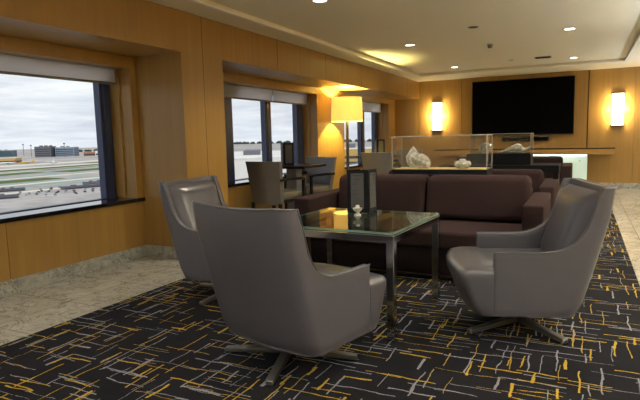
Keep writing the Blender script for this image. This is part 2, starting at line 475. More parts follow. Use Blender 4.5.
obj('louvre', b, M['seam'], t, 0)

# ------------------------------------------------------------------ unseen uplighters added to fill the lounge with bounced light
def uplighter(x, y, label, e):
    t = thing('added_uplighter', label, 'lamp', (x, y, 0), 0, 'uplighter floor lamps added as fill')
    obj('base', mk(lathe, [(0, .002), (.15, .002), (.15, .02), (.02, .03), (0, .03)], 24), M['gunm'], t)
    obj('pole', mk(cyl, .014, .03, 1.26, 12), M['gunm'], t)
    obj('bowl', mk(lathe, [(0, 1.24), (.05, 1.25), (.13, 1.30), (.17, 1.36), (.165, 1.36), (.12, 1.31), (0, 1.27)], 24), M['gunm'], t)
    light('fill_bulb', 'SPOT', (x, y, 1.35), e, (.80, .90, 1.0), spot_size=R(165), spot_blend=1.0, shadow_soft_size=.12).rotation_euler = (PI, 0, 0)
FILL = 800
uplighter(-2.6, -1.6, 'added fill uplighter, unseen behind the camera by the near window', FILL*.5)
uplighter(-.6, -2.6, 'added fill uplighter, unseen behind the camera in the middle of the lounge', FILL*1.15)
uplighter(1.9, -.8, 'added fill uplighter at the right of the lounge, unseen behind the camera', FILL)
uplighter(2.75, 3.6, 'added fill uplighter by the right wall of the lounge, out of view', FILL*1.5)
uplighter(2.75, 7.0, 'added fill uplighter by the right wall nearer the screen, out of view', FILL*1.2)
uplighter(2.75, 11.2, 'added fill uplighter in the far right corner of the lounge, out of view', FILL*.8)

# ------------------------------------------------------------------ back wall fittings
def sconce(x, label):
    t = thing('wall_sconce', label, 'wall light', (x, YB, 1.345), 0, 'tall wall sconces beside the screen')
    sh = [( .115*math.cos(a), -.02-.075*math.sin(a)) for a in [PI*i/10 for i in range(11)]]
    obj('glass_shade', mk(prism, sh, .018, .682), M['sconce'], t)
    cp = [(.128*math.cos(a), -.004-.10*math.sin(a)) for a in [PI*i/12 for i in range(13)]]
    obj('cap', mk(prism, cp, .682, .70), M['brass'], t); obj('cap', mk(prism, cp, 0, .018), M['brass'], t)
    obj('back_plate', mk(box, -.125, .125, -.02, -.002, .018, .682), M['brass'], t, 0)
    light('sconce_lamp', 'AREA', (x, YB-.14, 1.70), 26, (1, .82, .46), shape='RECTANGLE', size=.22, size_y=.62).rotation_euler = (PI/2, 0, 0)
    for s in (-1, 1):
        l = light('sconce_lamp', 'POINT', (x+s*.17, YB-.09, 1.70), 4.2, (1, .80, .38), shadow_soft_size=.05)
    return t
sconce(-3.235, 'tall glowing wall sconce left of the black screen')
sconce(.635, 'tall glowing wall sconce right of the black screen')

t = thing('television', 'very large black switched off screen on the back wall', 'television', (-1.29, YB-.055, 1.20))
obj('screen', mk(box, -1.075, 1.075, -.066, -.03, .012, 1.243), M['screen'], t, 0)
b = new_bm(); box(b, -1.09, 1.09, -.07, -.005, 0, .013); box(b, -1.09, 1.09, -.07, -.005, 1.242, 1.255)
box(b, -1.09, -1.074, -.07, -.005, 0, 1.255); box(b, 1.074, 1.09, -.07, -.005, 0, 1.255); box(b, -1.08, 1.08, -.032, -.005, .01, 1.245)
obj('bezel', b, M['black'], t, 0)
t = thing('soundbar', 'slim black soundbar mounted under the big screen', 'soundbar', (-1.2, YB-.0455, 1.06))
obj('body', mk(box, -.50, .50, -.09, 0, 0, .105, .012, 2), M['black'], t)
obj('grille', mk(box, -.47, .47, -.096, -.088, .02, .085, .004, 1), M['screen'], t)

t = thing('media_console', 'long floating wood ledge under the screen with dark top and lit frosted glass front', 'console', (0, 0, 0))
obj('shelf', mk(box, -3.20, .59, 12.75, YB-.046, .755, .875, .003, 1), M['wood_x'], t)
obj('top_panel', mk(box, -3.21, .60, 12.74, YB-.046, .875, .893, .003, 1), M['black'], t)
gp = obj('glass_front', mk(box, -1.30, .085, 12.83, 12.842, .04, .752, .002, 1), M['frost'], t)
bb = new_bm()
obj('standoff_bolt', mk(cyl, .013, 0, .012, 16, Matrix.Translation((-.06, 12.83, .62)) @ Matrix.Rotation(PI/2, 4, 'X')), M['steel'], gp)
obj('standoff_bolt', mk(cyl, .013, 0, .012, 16, Matrix.Translation((-.06, 12.83, .19)) @ Matrix.Rotation(PI/2, 4, 'X')), M['steel'], gp)
obj('cabinet_body', mk(box, -2.66, .06, 12.95, YB-.06, .02, .754), M['wallp'], t, 0)
obj('led_strip', mk(box, -1.28, .06, 12.79, 12.815, .742, .754), M['strip'], t, 0)

# ------------------------------------------------------------------ lounge chairs (local +X is the way the sitter faces)
REAR = [(.198, -.268), (.245, -.300), (.44, -.355), (.61, -.398), (.77, -.436), (.95, -.455)]   # z, x of the outer back line
ARM = [(.202, .560), (-.06, .561), (-.14, .569), (-.20, .590), (-.245, .620), (-.290, .680), (-.318, .745), (-.338, .815), (-.358, .895), (-.366, .928), (-.6, .928)]
def lin(tab, v):
    if v <= tab[0][0]: return tab[0][1]
    for (a, b), (c, d) in zip(tab, tab[1:]):
        if v <= c: return b+(d-b)*(v-a)/(c-a)
    return tab[-1][1]
ARMR = sorted(ARM)
def shell_bm():
    bm = new_bm(); r = .075; cols = []
    side = [0, .04, .12, .25, .38, .5, .58, .65, .71, .76, .80, .84, .88, .92, .96, 1.0]
    def wid(z, a=1.0): return .338+.024*a*min(1, max(0, (z-.28)/.66))
    def ux(z, a): return .202+a*((lin(REAR, z)+r)-.202)
    for a in side:
        lo, hi = .5, .95
        for _ in range(40):
            mid = (lo+hi)/2
            if lin(ARMR, ux(mid, a)) > mid: lo = mid
            else: hi = mid
        H = min(lo, .928)
        cols.append(('s', a, H))
    for k in range(1, 6): cols.append(('c', k/6*PI/2, .928))
    nb = 6
    for k in range(nb+1): cols.append(('r', 1-2*k/nb, .928))
    cols = cols + [(t, v, H, -1) for (t, v, H) in cols[::-1] if t != 'r']
    NT = 12; grid = []
    for c in cols:
        t, v, H = c[:3]; sg = c[3] if len(c) > 3 else 1
        col = []
        for k in range(NT+1):
            z = .198+(H-.198)*k/NT
            if t == 'r': z += .012*(v*v)*k/NT - .010*(k/NT)
            w = wid(z, v if t == 's' else 1.0); ur = lin(REAR, z)
            if t == 's': p = (ux(z, v), sg*w)
            elif t == 'c': p = (ur+r-r*math.sin(v), sg*(w-r+r*math.cos(v)))
            else: p = (ur-.028*(1-v*v), v*(w-r))
            col.append(bm.verts.new((p[0], p[1], z)))
        grid.append(col)
    for a, b in zip(grid, grid[1:]):
        for k in range(NT): bm.faces.new((a[k], b[k], b[k+1], a[k+1]))
    rim = [Vector(c[-1].co) for c in grid]
    low = [Vector(c[0].co) for c in grid]
    return bm, rim, low
def outline(front, hw, rear=-.27, inner=.275, xs=.194, rad=.10):
    pts = [(rear, inner), (xs, inner), (xs+.008, hw)]
    rr = min(rad, hw*.8)
    for k in range(7):
        a = PI/2*(1-k/6); pts.append((front-.03-rr*.6+rr*.6*math.cos(a), hw-rr+rr*math.sin(a)))
    pts += [(front-.012, hw*.45), (front, 0)]
    return pts + [(x, -y) for x, y in pts[::-1] if y > 1e-6]
def seat_bm():
    lv = [(.184, .335, .330), (.215, .358, .336), (.28, .384, .339), (.36, .412, .340), (.41, .435, .340), (.437, .438, .338), (.455, .426, .330), (.466, .395, .313), (.470, .345, .28)]
    rings = []
    for z, f, w in lv:
        inn = .275 if z < .44 else .275-(z-.44)*1.2
        dz = .0
        rings.append([(x, y, z + (dz if x < .2 else 0)) for x, y in outline(f, w, inner=min(inn, w), rear=-.25)])
    bm = new_bm(); loft(bm, rings); return bm
def cushion_bm():
    # back cushion: a plump slab leaning on the inside of the back
    bm = new_bm(); nx, nz = 14, 12
    def surf(side):
        g = []
        for i in range(nx+1):
            col = []
            for j in range(nz+1):
                s = -1+2*i/nx; q = j/nz
                e = max(0, 1-abs(s)**6)*max(0, 1-abs(2*q-1)**8)
                wv = .272+.026*q
                z = .44+.462*q
                xr = lin(REAR, z)+.055
                th = .135*(1-.35*q)*math.sqrt(max(0, e)) if side else 0.0
                col.append((xr+.012+th, s*wv, z))
            g.append(col)
        return g
    f = surf(1); b = surf(0)
    vf = [[bm.verts.new(p) for p in c] for c in f]; vb = [[bm.verts.new(p) for p in c] for c in b]
    for i in range(nx):
        for j in range(nz):
            bm.faces.new((vf[i][j], vf[i+1][j], vf[i+1][j+1], vf[i][j+1]))
            bm.faces.new((vb[i][j], vb[i][j+1], vb[i+1][j+1], vb[i+1][j]))
    bmesh.ops.remove_doubles(bm, verts=bm.verts[:], dist=1e-4)
    return bm
def make_lounge():
    t = thing('lounge_chair', '', 'armchair')
    bm, rim, low = shell_bm()
    sh = obj('shell', bm, M['leather'], t, 40)
    md = sh.modifiers.new('thickness', 'SOLIDIFY'); md.thickness = .042; md.offset = -1; md.use_even_offset = False
    md = sh.modifiers.new('edge', 'BEVEL'); md.width = .010; md.segments = 2; md.limit_method = 'ANGLE'; md.angle_limit = R(50)
    pb = new_bm(); tube(pb, [p+Vector((0, 0, .001)) for p in rim], .0045, 6); obj('piping', pb, M['leather2'], sh)
    pl = new_bm(); poly = [(p.x, p.y*.99) for p in low]
    prism(pl, poly, .186, .203); obj('underside', pl, M['leather'], t)
    obj('seat', seat_bm(), M['leather2'], t, 50)
    obj('back_cushion', cushion_bm(), M['leather2'], t, 60)
    hb = new_bm(); lathe(hb, [(0, .05), (.035, .05), (.035, .06), (.026, .075), (.024, .17), (.10, .178), (.10, .186), (0, .186)], 24)
    obj('pedestal', hb, M['brushed'], t)
    for k in range(4):
        lb = new_bm()
        loft(lb, [[(x, -w, z0), (x, w, z0), (x, w, z1), (x, -w, z1)] for x, w, z0, z1 in
                  ((0, .024, .030, .072), (.05, .024, .028, .068), (.22, .023, .020, .050), (.38, .022, .012, .036), (.39, .018, .012, .032))])
        bmesh.ops.bevel(lb, geom=[e for e in lb.edges], offset=.003, segments=1, affect='EDGES')
        obj('leg', lb, M['brushed'], t, 30, rot=(0, 0, 0))
    return t
def place_lounge(o, x, y, deg, legdeg, label, off=(0, 0)):
    o.location = (x, y, .006); o.rotation_euler = (0, 0, R(deg)); o['label'] = label; o['group'] = 'grey leather lounge chairs around the glass table'
    k = 0
    for c in o.children:
        if c.name.split('.')[0] in ('leg', 'pedestal'):
            a = R(-deg); c.location = (off[0]*math.cos(a)-off[1]*math.sin(a), off[0]*math.sin(a)+off[1]*math.cos(a), 0)
        if c.name.split('.')[0] == 'leg':
            c.rotation_euler = (0, 0, R(legdeg-deg+90*k)); k += 1
lc = make_lounge()
lc2 = dup(lc, (0, 0, 0)); lc3 = dup(lc, (0, 0, 0))
place_lounge(lc, -1.39, 2.525, 75.5, 14, 'grey leather swivel lounge chair seen from behind, closest to the camera', (-.09, .03))
place_lounge(lc2, -.355, 3.52, 198.5, 230, 'grey leather swivel lounge chair on the right, facing left toward the glass table', (0, .06))
place_lounge(lc3, -2.515, 3.49, 3, -96, 'grey leather swivel lounge chair by the wood pier, half hidden behind the nearest chair')

# ------------------------------------------------------------------ sofas (local front at y=0, back at y=1.05)
def plump(bm, x0, x1, y0, y1, z0, z1, r, tilt=0.0, crown=.02):
    t = bmesh.new(); bmesh.ops.create_cube(t, size=1.0)
    for v in t.verts: v.co = Vector((x0+(v.co.x+.5)*(x1-x0), y0+(v.co.y+.5)*(y1-y0), z0+(v.co.z+.5)*(z1-z0)))
    bmesh.ops.bevel(t, geom=t.edges[:]+t.verts[:], offset=r, segments=5, profile=.55, affect='EDGES')
    cx, cz = (x0+x1)/2, (z0+z1)/2
    for v in t.verts:
        q = max(0, 1-((v.co.x-cx)/((x1-x0)/2))**2)*max(0, 1-((v.co.z-cz)/((z1-z0)/2))**2)
        if v.co.y < (y0+y1)/2: v.co.y -= crown*q
        if v.co.z > cz: v.co.z += crown*.5*max(0, 1-((v.co.x-cx)/((x1-x0)/2))**4)
        v.co.y += tilt*(v.co.z-z0)
    return merge(bm, t)
def make_sofa():
    t = thing('sofa', '', 'sofa')
    obj('frame', mk(box, -.95, .95, .03, 1.0, .055, .30, .012, 2), M['sofa_shaded'], t)
    obj('plinth', mk(box, -1.06, 1.06, .05, 1.0, .006, .055), M['black'], t)
    obj('plinth_trim', mk(box, -1.07, 1.07, .036, .052, .04, .052), M['brass'], t, 0)
    for s in (-1, 1):
        obj('arm', mk(box, min(s*.945, s*1.105), max(s*.945, s*1.105), 0, 1.04, .055, .685, .022, 4), M['sofa'], t)
    obj('backrest', mk(box, -.945, .945, .84, 1.05, .055, .74, .03, 4), M['sofa'], t)
    obj('seat_cushion', mk(plump, -.94, .94, -.005, .84, .29, .435, .035), M['sofa'], t)
    for s in (-1, 1):
        obj('back_cushion', mk(plump, min(s*.004, s*.938), max(s*.004, s*.948), .60, .85, .43, .83, .062, .20, .03), M['sofa'], t)
    return t
sf = make_sofa()
sf2 = dup(sf, (0, 0, 0)); sf3 = dup(sf, (0, 0, 0))
for o, loc, lab in ((sf, (-1.365, 4.43, 0), 'plum brown fabric sofa with two back cushions directly behind the glass table'),
                    (sf2, (-1.36, 6.0, 0), 'plum brown sofa in the middle, mostly hidden behind the nearer sofa and glass display case'),
                    (sf3, (-1.27, 9.75, 0), 'plum brown sofa farthest back, in front of the lit frosted glass panel')):
    for c in o.children:
        if c.name.startswith('back_cushion'): c.location.z = .022 if o is sf else -.022
    o.location = loc; o['label'] = lab; o['group'] = 'plum brown sofas in a row'

# ------------------------------------------------------------------ glass table with menu and candle
t = thing('glass_table', 'square green glass table on a chrome frame between the lounge chairs', 'table', (-1.43, 3.46, 0), R(-4))
H = .665; GX, GY = .460, .440
g = obj('glass_top', mk(box, -GX, GX, -GY, GY, H, H+.014), M['ttop'], t, 0)
b = new_bm()
for s in (-1, 1):
    box(b, -GX-.004, GX+.004, min(s*GY, s*(GY+.004)), max(s*GY, s*(GY+.004)), H, H+.014); box(b, min(s*GX, s*(GX+.004)), max(s*GX, s*(GX+.004)), -GY, GY, H, H+.014)
obj('glass_edge', b, M['tedge'], g, 0)
b = new_bm(); LX, LY = GX-.014, GY-.014
for s in (-1, 1):
    box(b, -LX, LX, min(s*(LY-.023), s*(LY+.022)), max(s*(LY-.023), s*(LY+.022)), H-.052, H-.006, .002, 1)
    box(b, min(s*(LX-.023), s*(LX+.022)), max(s*(LX-.023), s*(LX+.022)), -LY, LY, H-.052, H-.006, .002, 1)
obj('rail', b, M['chrome'], t, 30)
for sx in (-1, 1):
    for sy in (-1, 1):
        obj('leg', mk(box, sx*LX-.024, sx*LX+.024, sy*LY-.024, sy*LY+.024, .008, H-.004, .002, 1), M['chrome'], t, 30)
        obj('glass_clip', mk(cyl, .012, H+.014, H+.0165, 16, Matrix.Translation((sx*LX, sy*LY, 0))), M['chrome'], g)

def leaf_bm(w, h, th=.012): return mk(box, 0, w, -th/2, th/2, 0, h, .002, 1)
def make_menu():
    t = thing('menu_holder', '', 'menu')
    # front leaf faces local -Y ; side leaf folds back on the right, another on the left
    def lines(w, h, parent, sd, tall=True):
        rr = random.Random(sd)
        pg = obj('page', mk(box, .026, w-.026, -.0085, -.0062, .034, h-.026), M['paper'], parent, 0)
        b = new_bm(); z = h-.040
        box(b, .040, w-.040, -.0092, -.0084, z-.007, z)                       # heading bar
        z -= .030; box(b, .050, w-.050, -.0092, -.0084, z-.005, z); z -= .025
        while z > .05:
            if rr.random() < .15: z -= .018
            box(b, .036, .036+(w-.080)*rr.uniform(.35, .95), -.0092, -.0084, z-.0025, z); z -= .0125
        obj('printed_lines', b, M['ink'], pg, 0)
    a = obj('leaf', leaf_bm(.148, .325), M['menu'], t); a.location = (-.085, 0, 0); lines(.148, .325, a, 3)
    c = obj('leaf', leaf_bm(.15, .325), M['menu'], t); c.location = (.064, .001, 0); c.rotation_euler = (0, 0, R(70)); lines(.15, .325, c, 5)
    d = obj('leaf', leaf_bm(.155, .325), M['menu'], t); d.location = (-.085, .004, 0); d.rotation_euler = (0, 0, R(60))
    return t
mn = make_menu()
mn.location = (-1.50, 3.70, H+.0155); mn.rotation_euler = (0, 0, R(14))
mn['label'] = 'black folded standing menu holder on the square glass table'
t = thing('candle_holder', 'small cut glass candle holder with white candle on the glass table', 'candle', (-1.462, 3.575, H+.014))
obj('glass_cup', mk(lathe, [(0, 0), (.026, 0), (.028, .006), (.014, .018), (.012, .026), (.024, .034), (.034, .046), (.036, .058), (.032, .058), (.028, .046), (.018, .038), (0, .036)], 20), M['crystal'], t)
cd = obj('candle', mk(lathe, [(0, .037), (.014, .037), (.014, .074), (.010, .078), (0, .078)], 18), M['wax'], t)
obj('wick', mk(cyl, .0015, .077, .087, 6), M['ink'], cd)

# ------------------------------------------------------------------ display cases
def pane_set(t, x0, x1, y0, y1, z0, z1):
    th = .008
    obj('glass_pane', mk(box, x0, x1, y0, y0+th, z0, z1), M['case'], t, 0)
    obj('glass_pane', mk(box, x0, x1, y1-th, y1, z0, z1), M['case'], t, 0)
    obj('glass_pane', mk(box, x0, x0+th, y0+th, y1-th, z0, z1), M['case'], t, 0)
    obj('glass_pane', mk(box, x1-th, x1, y0+th, y1-th, z0, z1), M['case'], t, 0)
    obj('glass_lid', mk(box, x0, x1, y0, y1, z1, z1+th), M['case'], t, 0)
    e = .0085; b = new_bm()
    for x in (x0, x1):
        for y in (y0, y1): box(b, x-e/2, x+e/2, y-e/2, y+e/2, z0, z1+th)
    for y in (y0, y1): box(b, x0, x1, y-e/2, y+e/2, z1+th-e, z1+th+.001)
    for x in (x0, x1): box(b, x-e/2, x+e/2, y0, y1, z1+th-e, z1+th+.001)
    obj('polished_edge', b, M['edge'], t, 0)
t = thing('console_table', 'black console table behind the first sofa, carrying the nearer glass display case', 'console table', (-1.3675, 5.78, 0), 0, 'black console tables behind the sofas')
obj('top', mk(box, -.502, .502, -.24, .16, .76, .835, .003, 1), M['plinth'], t)
for s in (-1, 1): obj('leg_panel', mk(box, min(s*.44, s*.495), max(s*.44, s*.495), -.23, .15, .006, .76), M['plinth'], t, 0)
t = thing('display_case', 'nearer glass display case with two cut crystal pieces on a black base', 'display case', (0, 0, .835))
obj('base', mk(box, -1.87, -.865, 5.58, 5.93, 0, .052, .002, 1), M['plinth'], t)
obj('display_bed', mk(box, -1.855, -.88, 5.595, 5.915, .052, .057), M['sand'], t, 0)
pane_set(t, -1.865, -.87, 5.585, 5.925, .052, .40)
t = thing('console_table', 'black console table behind the middle sofa, carrying the farther glass display case', 'console table', (-.95, 7.57, 0))
obj('top', mk(box, -.685, .685, -.27, .27, .735, .835), M['plinth'], t)
for s in (-1, 1): obj('leg_panel', mk(box, min(s*.62, s*.68), max(s*.62, s*.68), -.26, .26, .006, .735), M['plinth'], t, 0)
t = thing('display_case', 'farther glass display case on a taller black base below the screen', 'display case', (0, 0, .835))
obj('base', mk(box, -1.42, -.605, 7.40, 7.78, 0, .145, .002, 1), M['plinth'], t)
obj('display_bed', mk(box, -1.40, -.625, 7.42, 7.76, .145, .149), M['plinth'], t, 0)
pane_set(t, -1.385, -.61, 7.405, 7.775, .145, .402)

def faceted(bm, rx, ry, rz, cx, cy, cz, sub=2, point=0.0, jit=.0, rot=None, seed=1):
    t = bmesh.new(); bmesh.ops.create_icosphere(t, subdivisions=sub, radius=1.0)
    rr = random.Random(seed)
    for v in t.verts:
        p = v.co.copy(); k = 1+rr.uniform(-jit, jit)
        if point and p.z > 0: f = 1-point*p.z**1.0; p.x *= f; p.y *= f
        v.co = Vector((p.x*rx*k, p.y*ry*k, p.z*rz*k))
    mtx = Matrix.Translation((cx, cy, cz)) @ (rot if rot else Matrix())
    return merge(bm, t, mtx)
Z1 = .835+.057
b = new_bm(); faceted(b, .085, .035, .125, 0, 0, .118, 2, .72, .03, seed=3); box(b, -.03, .03, -.02, .02, 0, .012)
o = obj('crystal_sculpture', b, M['crystal'], smooth=0, loc=(-1.70, 5.82, Z1)); tag(o, 'tall pointed leaf shaped crystal at left in the nearer display case', 'crystal')
b = new_bm(); faceted(b, .118, .05, .082, 0, 0, .080, 2, .3, .05, Matrix.Rotation(R(25), 4, 'Y'), seed=5); box(b, -.03, .03, -.02, .02, 0, .012)
o = obj('crystal_sculpture', b, M['crystal'], smooth=0, loc=(-1.575, 5.70, Z1)); tag(o, 'rounded shell shaped crystal in front of the pointed one', 'crystal')
b = new_bm(); lathe(b, [(0, 0), (.05, 0), (.085, .03), (.09, .05), (.075, .078), (.035, .085), (.03, .098), (.02, .10), (.018, .085), (0, .08)], 14)
o = obj('crystal_bowl', b, M['crystal'], smooth=0, loc=(-1.14, 5.73, Z1)); tag(o, 'small round crystal bowl at right in the nearer display case', 'crystal')
Z2 = .835+.149
b = new_bm(); faceted(b, .10, .028, .075, 0, 0, .073, 2, .0, .02, seed=8); box(b, -.04, .04, -.02, .02, 0, .01)
o = obj('crystal_disc', b, M['crystal'], smooth=0, loc=(-1.20, 7.58, Z2)); tag(o, 'round crystal disc at left in the farther display case', 'crystal')
b = new_bm()
prof = [(-.22, .004, .012), (-.15, .03, .03), (-.07, .065, .045), (.0, .105, .05), (.05, .125, .045), (.09, .11, .04), (.12, .07, .035), (.15, .062, .03), (.19, .085, .022), (.215, .10, .012)]
rings = []
for x, z, h in prof:
    zc = z*.5+.004; hz = max(.004, z*.5); hy = h
    if x > .13: zc = z-.02; hz = .022
    rings.append([(x, hy*math.cos(a), max(.0, zc+hz*math.sin(a))) for a in [2*PI*k/8 for k in range(8)]])
loft(b, rings)
o = obj('crystal_fish', b, M['crystal'], smooth=0, loc=(-.835, 7.58, Z2)); tag(o, 'long fish shaped crystal at right in the farther display case', 'crystal')

# ------------------------------------------------------------------ cafe sets by the windows
def make_cafe_chair():
    t = thing('cafe_chair', '', 'chair')
    # local +X is the way the sitter faces; backrest at x=-.25
    bm = new_bm(); NX, NZ = 12, 8; F, B = [], []
    for i in range(NX+1):
        s = -1+2*i/NX; cf, cb = [], []
        for j in range(NZ+1):
            q = j/NZ; z = .36+.59*q; w = .255+.06*q
            x = -.25-.075*q+.05*s*s
            cf.append(bm.verts.new((x+.035, s*w*.99, z))); cb.append(bm.verts.new((x-.03, s*w, z)))
        F.append(cf); B.append(cb)
    for i in range(NX):
        for j in range(NZ):
            bm.faces.new((F[i][j], F[i+1][j], F[i+1][j+1], F[i][j+1])); bm.faces.new((B[i][j], B[i][j+1], B[i+1][j+1], B[i+1][j]))
    for i in range(NX):
        bm.faces.new((F[i][0], B[i][0], B[i+1][0], F[i+1][0])); bm.faces.new((F[i][NZ], F[i+1][NZ], B[i+1][NZ], B[i][NZ]))
    for j in range(NZ):
        bm.faces.new((F[0][j], F[0][j+1], B[0][j+1], B[0][j])); bm.faces.new((F[NX][j], B[NX][j], B[NX][j+1], F[NX][j+1]))
    bmesh.ops.bevel(bm, geom=[e for e in bm.edges if e.is_manifold and e.calc_face_angle(0) > R(50)], offset=.010, segments=2, affect='EDGES')
    obj('backrest', bm, M['cafe'], t, 40)
    obj('seat', mk(plump, -.24, .26, -.255, .255, .42, .53, .035), M['cseat'], t)
    obj('seat_frame', mk(box, -.24, .245, -.25, .25, .38, .425, .004, 1), M['dwood'], t)
    for s in (-1, 1):
        ab = new_bm()
        pts = [(-.27, s*.285, .70), (-.05, s*.295, .705), (.16, s*.295, .70), (.225, s*.292, .685)]
        loft(ab, [[(x, y-.02, z-.018), (x, y+.02, z-.018), (x, y+.02, z+.018), (x, y-.02, z+.018)] for x, y, z in pts])
        obj('armrest', ab, M['dwood'], t, 30)
        obj('leg', mk(box, .195, .235, s*.292-.02, s*.292+.02, .002, .70, .003, 1), M['dwood'], t)
        lb = new_bm(); loft(lb, [[(x-.018, s*y-.018, z), (x+.018, s*y-.018, z), (x+.018, s*y+.018, z), (x-.018, s*y+.018, z)] for x, y, z in ((-.285, .255, .002), (-.235, .255, .38))])
        obj('leg', lb, M['dwood'], t, 30)
    return t
cc = make_cafe_chair()
cs = [cc] + [dup(cc, (0, 0, 0)) for _ in range(3)]
for o, x, y, d, lab in ((cs[0], -3.82, 6.42, 78, 'grey cafe chair with its back to the camera at the nearer window table'),
                        (cs[1], -3.775, 7.27, 250, 'grey cafe chair with dark armrests beyond the nearer window table, facing the camera'),
                        (cs[2], -3.46, 9.72, 92, 'grey cafe chair seen from behind, right of the lit floor lamp'),
                        (cs[3], -3.50, 11.20, 255, 'grey cafe chair seen through the left end of the nearer display case')):
    o.location = (x, y, 0); o.rotation_euler = (0, 0, R(d)); o['label'] = lab; o['group'] = 'grey cafe chairs at the window tables'
def make_cafe_table():
    t = thing('cafe_table', '', 'table')
    obj('tabletop', mk(box, -.36, .36, -.36, .36, .825, .862, .004, 1), M['dwood'], t)
    obj('pedestal', mk(box, -.085, .085, -.085, .085, .02, .826, .004, 1), M['steel'], t)
    obj('base_plate', mk(box, -.2, .2, -.2, .2, .002, .02, .004, 1), M['steel'], t)
    return t
ct = make_cafe_table(); ct.location = (-3.82, 6.90, 0)
ct['label'] = 'dark square cafe table on a steel column beside the middle window'; ct['group'] = 'cafe tables by the windows'
dup(ct, (-3.76, 10.42, 0), 0, 'dark cafe table by the far window, hidden behind the chair next to the lamp')
m2 = dup(mn, (-3.95, 6.80, .8625), R(-46), 'black folded menu holder on the cafe table by the middle window')
m3 = dup(mn, (-3.75, 10.2, .8625), R(-46), 'black folded menu holder standing on the far cafe table')
for o in (mn, m2, m3): o['group'] = 'black folded menu holders'

# ------------------------------------------------------------------ floor lamp
t = thing('floor_lamp', 'lit floor lamp with wide yellow drum shade between the two far windows', 'lamp', (-3.985, 9.3, 0))
obj('base', mk(lathe, [(0, .002), (.15, .002), (.155, .012), (.15, .022), (.03, .03), (0, .03)], 32), M['gunm'], t)
obj('pole', mk(cyl, .028, .028, 1.56, 20), M['gunm'], t)
sh = new_bm(); lathe(sh, [(.295, 1.54), (.283, 1.98), (.280, 1.98), (.292, 1.54), (.295, 1.54)], 48)
ls = obj('lamp_shade', sh, M['shade'], t)
b = new_bm()
for k in range(3):
    a = k*2*PI/3; tube(b, [(0, 0, 1.57), (.29*math.cos(a), .29*math.sin(a), 1.565)], .003, 6)
obj('shade_ring', b, M['gunm'], ls)
obj('bulb', mk(lathe, [(0, 1.60), (.014, 1.60), (.016, 1.64), (.034, 1.69), (.036, 1.72), (.025, 1.75), (0, 1.757)], 20), emit('bulb_glow', C4(1, .78, .4), 12), t)
light('lamp_bulb', 'POINT', (-3.985, 9.3, 1.80), 250, (1, .87, .32), shadow_soft_size=.045)
obj('finial', mk(lathe, [(0, 1.555), (.02, 1.557), (.02, 1.60), (0, 1.60)], 16), M['gunm'], t)

# ------------------------------------------------------------------ the airfield outside
GZ = -45.0
def ground_mat():
    m, nt, out = new_mat('airfield_ground'); g = G(nt)
    tc = g.n('ShaderNodeTexCoord').outputs['Object']
    n1 = g.noise(tc, .006, 6.0, .6); n2 = g.noise(tc, .05, 4.0, .6)
    c = g.ramp(g.m('ADD', g.m('MULTIPLY', n1, .6), g.m('MULTIPLY', n2, .4)), [(.35, srgb(138, 133, 132)), (.65, srgb(196, 190, 184))])
    b = g.bsdf(c, .9, 0, .2); g.link(b.outputs[0], out.inputs[0]); return m
E = dict(ground=ground_mat(), grass=plain('dry_grass', srgb(92, 108, 62), .95, 0, .1, var=.25, vscale=.02),
         teal=plain('pale_green_taxiway', srgb(142, 172, 160), .9, 0, .1, var=.08, vscale=.02),
         run=plain('runway_concrete', srgb(222, 212, 196), .9, 0, .1, var=.1, vscale=.02),
         white=plain('white_roof', srgb(226, 224, 218), .8, var=.04, vscale=.1), tan=plain('tan_concrete', srgb(196, 164, 96), .85, var=.06, vscale=.1),
         grey=plain('grey_facade', srgb(104, 104, 112), .7, var=.08, vscale=.05), blue=plain('blue_grey_facade', srgb(126, 142, 158), .5, var=.1, vscale=.04),
         tealb=plain('teal_glass_facade', srgb(74, 104, 116), .4, var=.1, vscale=.05), rust=plain('rust_shed', srgb(168, 104, 70), .8, var=.1, vscale=.05),
         dark=plain('dark_glazing', srgb(56, 60, 68), .4, var=.1, vscale=.1), tree=plain('tree_foliage', srgb(58, 66, 58), .95, var=.3, vscale=.05),
         yel=plain('yellow_livery', srgb(232, 184, 20), .45, var=.04), red=plain('red_tail_paint', srgb(186, 74, 50), .5, var=.04),
         wpl=plain('white_livery', srgb(228, 228, 230), .4, var=.03))
struct(obj('ground', mk(prism, [(-40+6500*math.cos(R(a)), 6500*math.sin(R(a))) for a in range(60, 241, 5)], GZ-2, GZ), E['ground'], smooth=0))
# strips of grass, runway and pale green taxiway, all flat on the field
def strip(name, pts, mat, h):
    b = new_bm(); prism(b, pts, GZ-.2, GZ+h); o = obj(name, b, mat, smooth=0); struct(o); return o
def along(x0, y0, x1, y1, w):
    d = Vector((x1-x0, y1-y0)); n = Vector((-d.y, d.x)).normalized()*w/2
    return [(x0-n.x, y0-n.y), (x1-n.x, y1-n.y), (x1+n.x, y1+n.y), (x0+n.x, y0+n.y)]
for (x0, y0, x1, y1, w) in ((-940, 480, -955, 850, 48), (-1060, 900, -1010, 1250, 40), (-800, 380, -830, 600, 46), (-785, 610, -800, 1000, 56), (-735, 690, -742, 1100, 26),
                            (-670, 250, -652, 500, 48), (-880, 640, -890, 900, 20), (-1100, 420, -1110, 640, 26), (-625, 560, -640, 1000, 18)):
    strip('ground_grass', along(x0, y0, x1, y1, w), E['grass'], .15)
for (x0, y0, x1, y1, w) in ((-745, 250, -700, 1200, 16), (-620, 200, -585, 1100, 14), (-540, 200, -520, 1100, 9), (-860, 300, -850, 1300, 12), (-575, 200, -545, 1100, 6)):
    strip('ground_taxiway', along(x0, y0, x1, y1, w), E['teal'], .1)
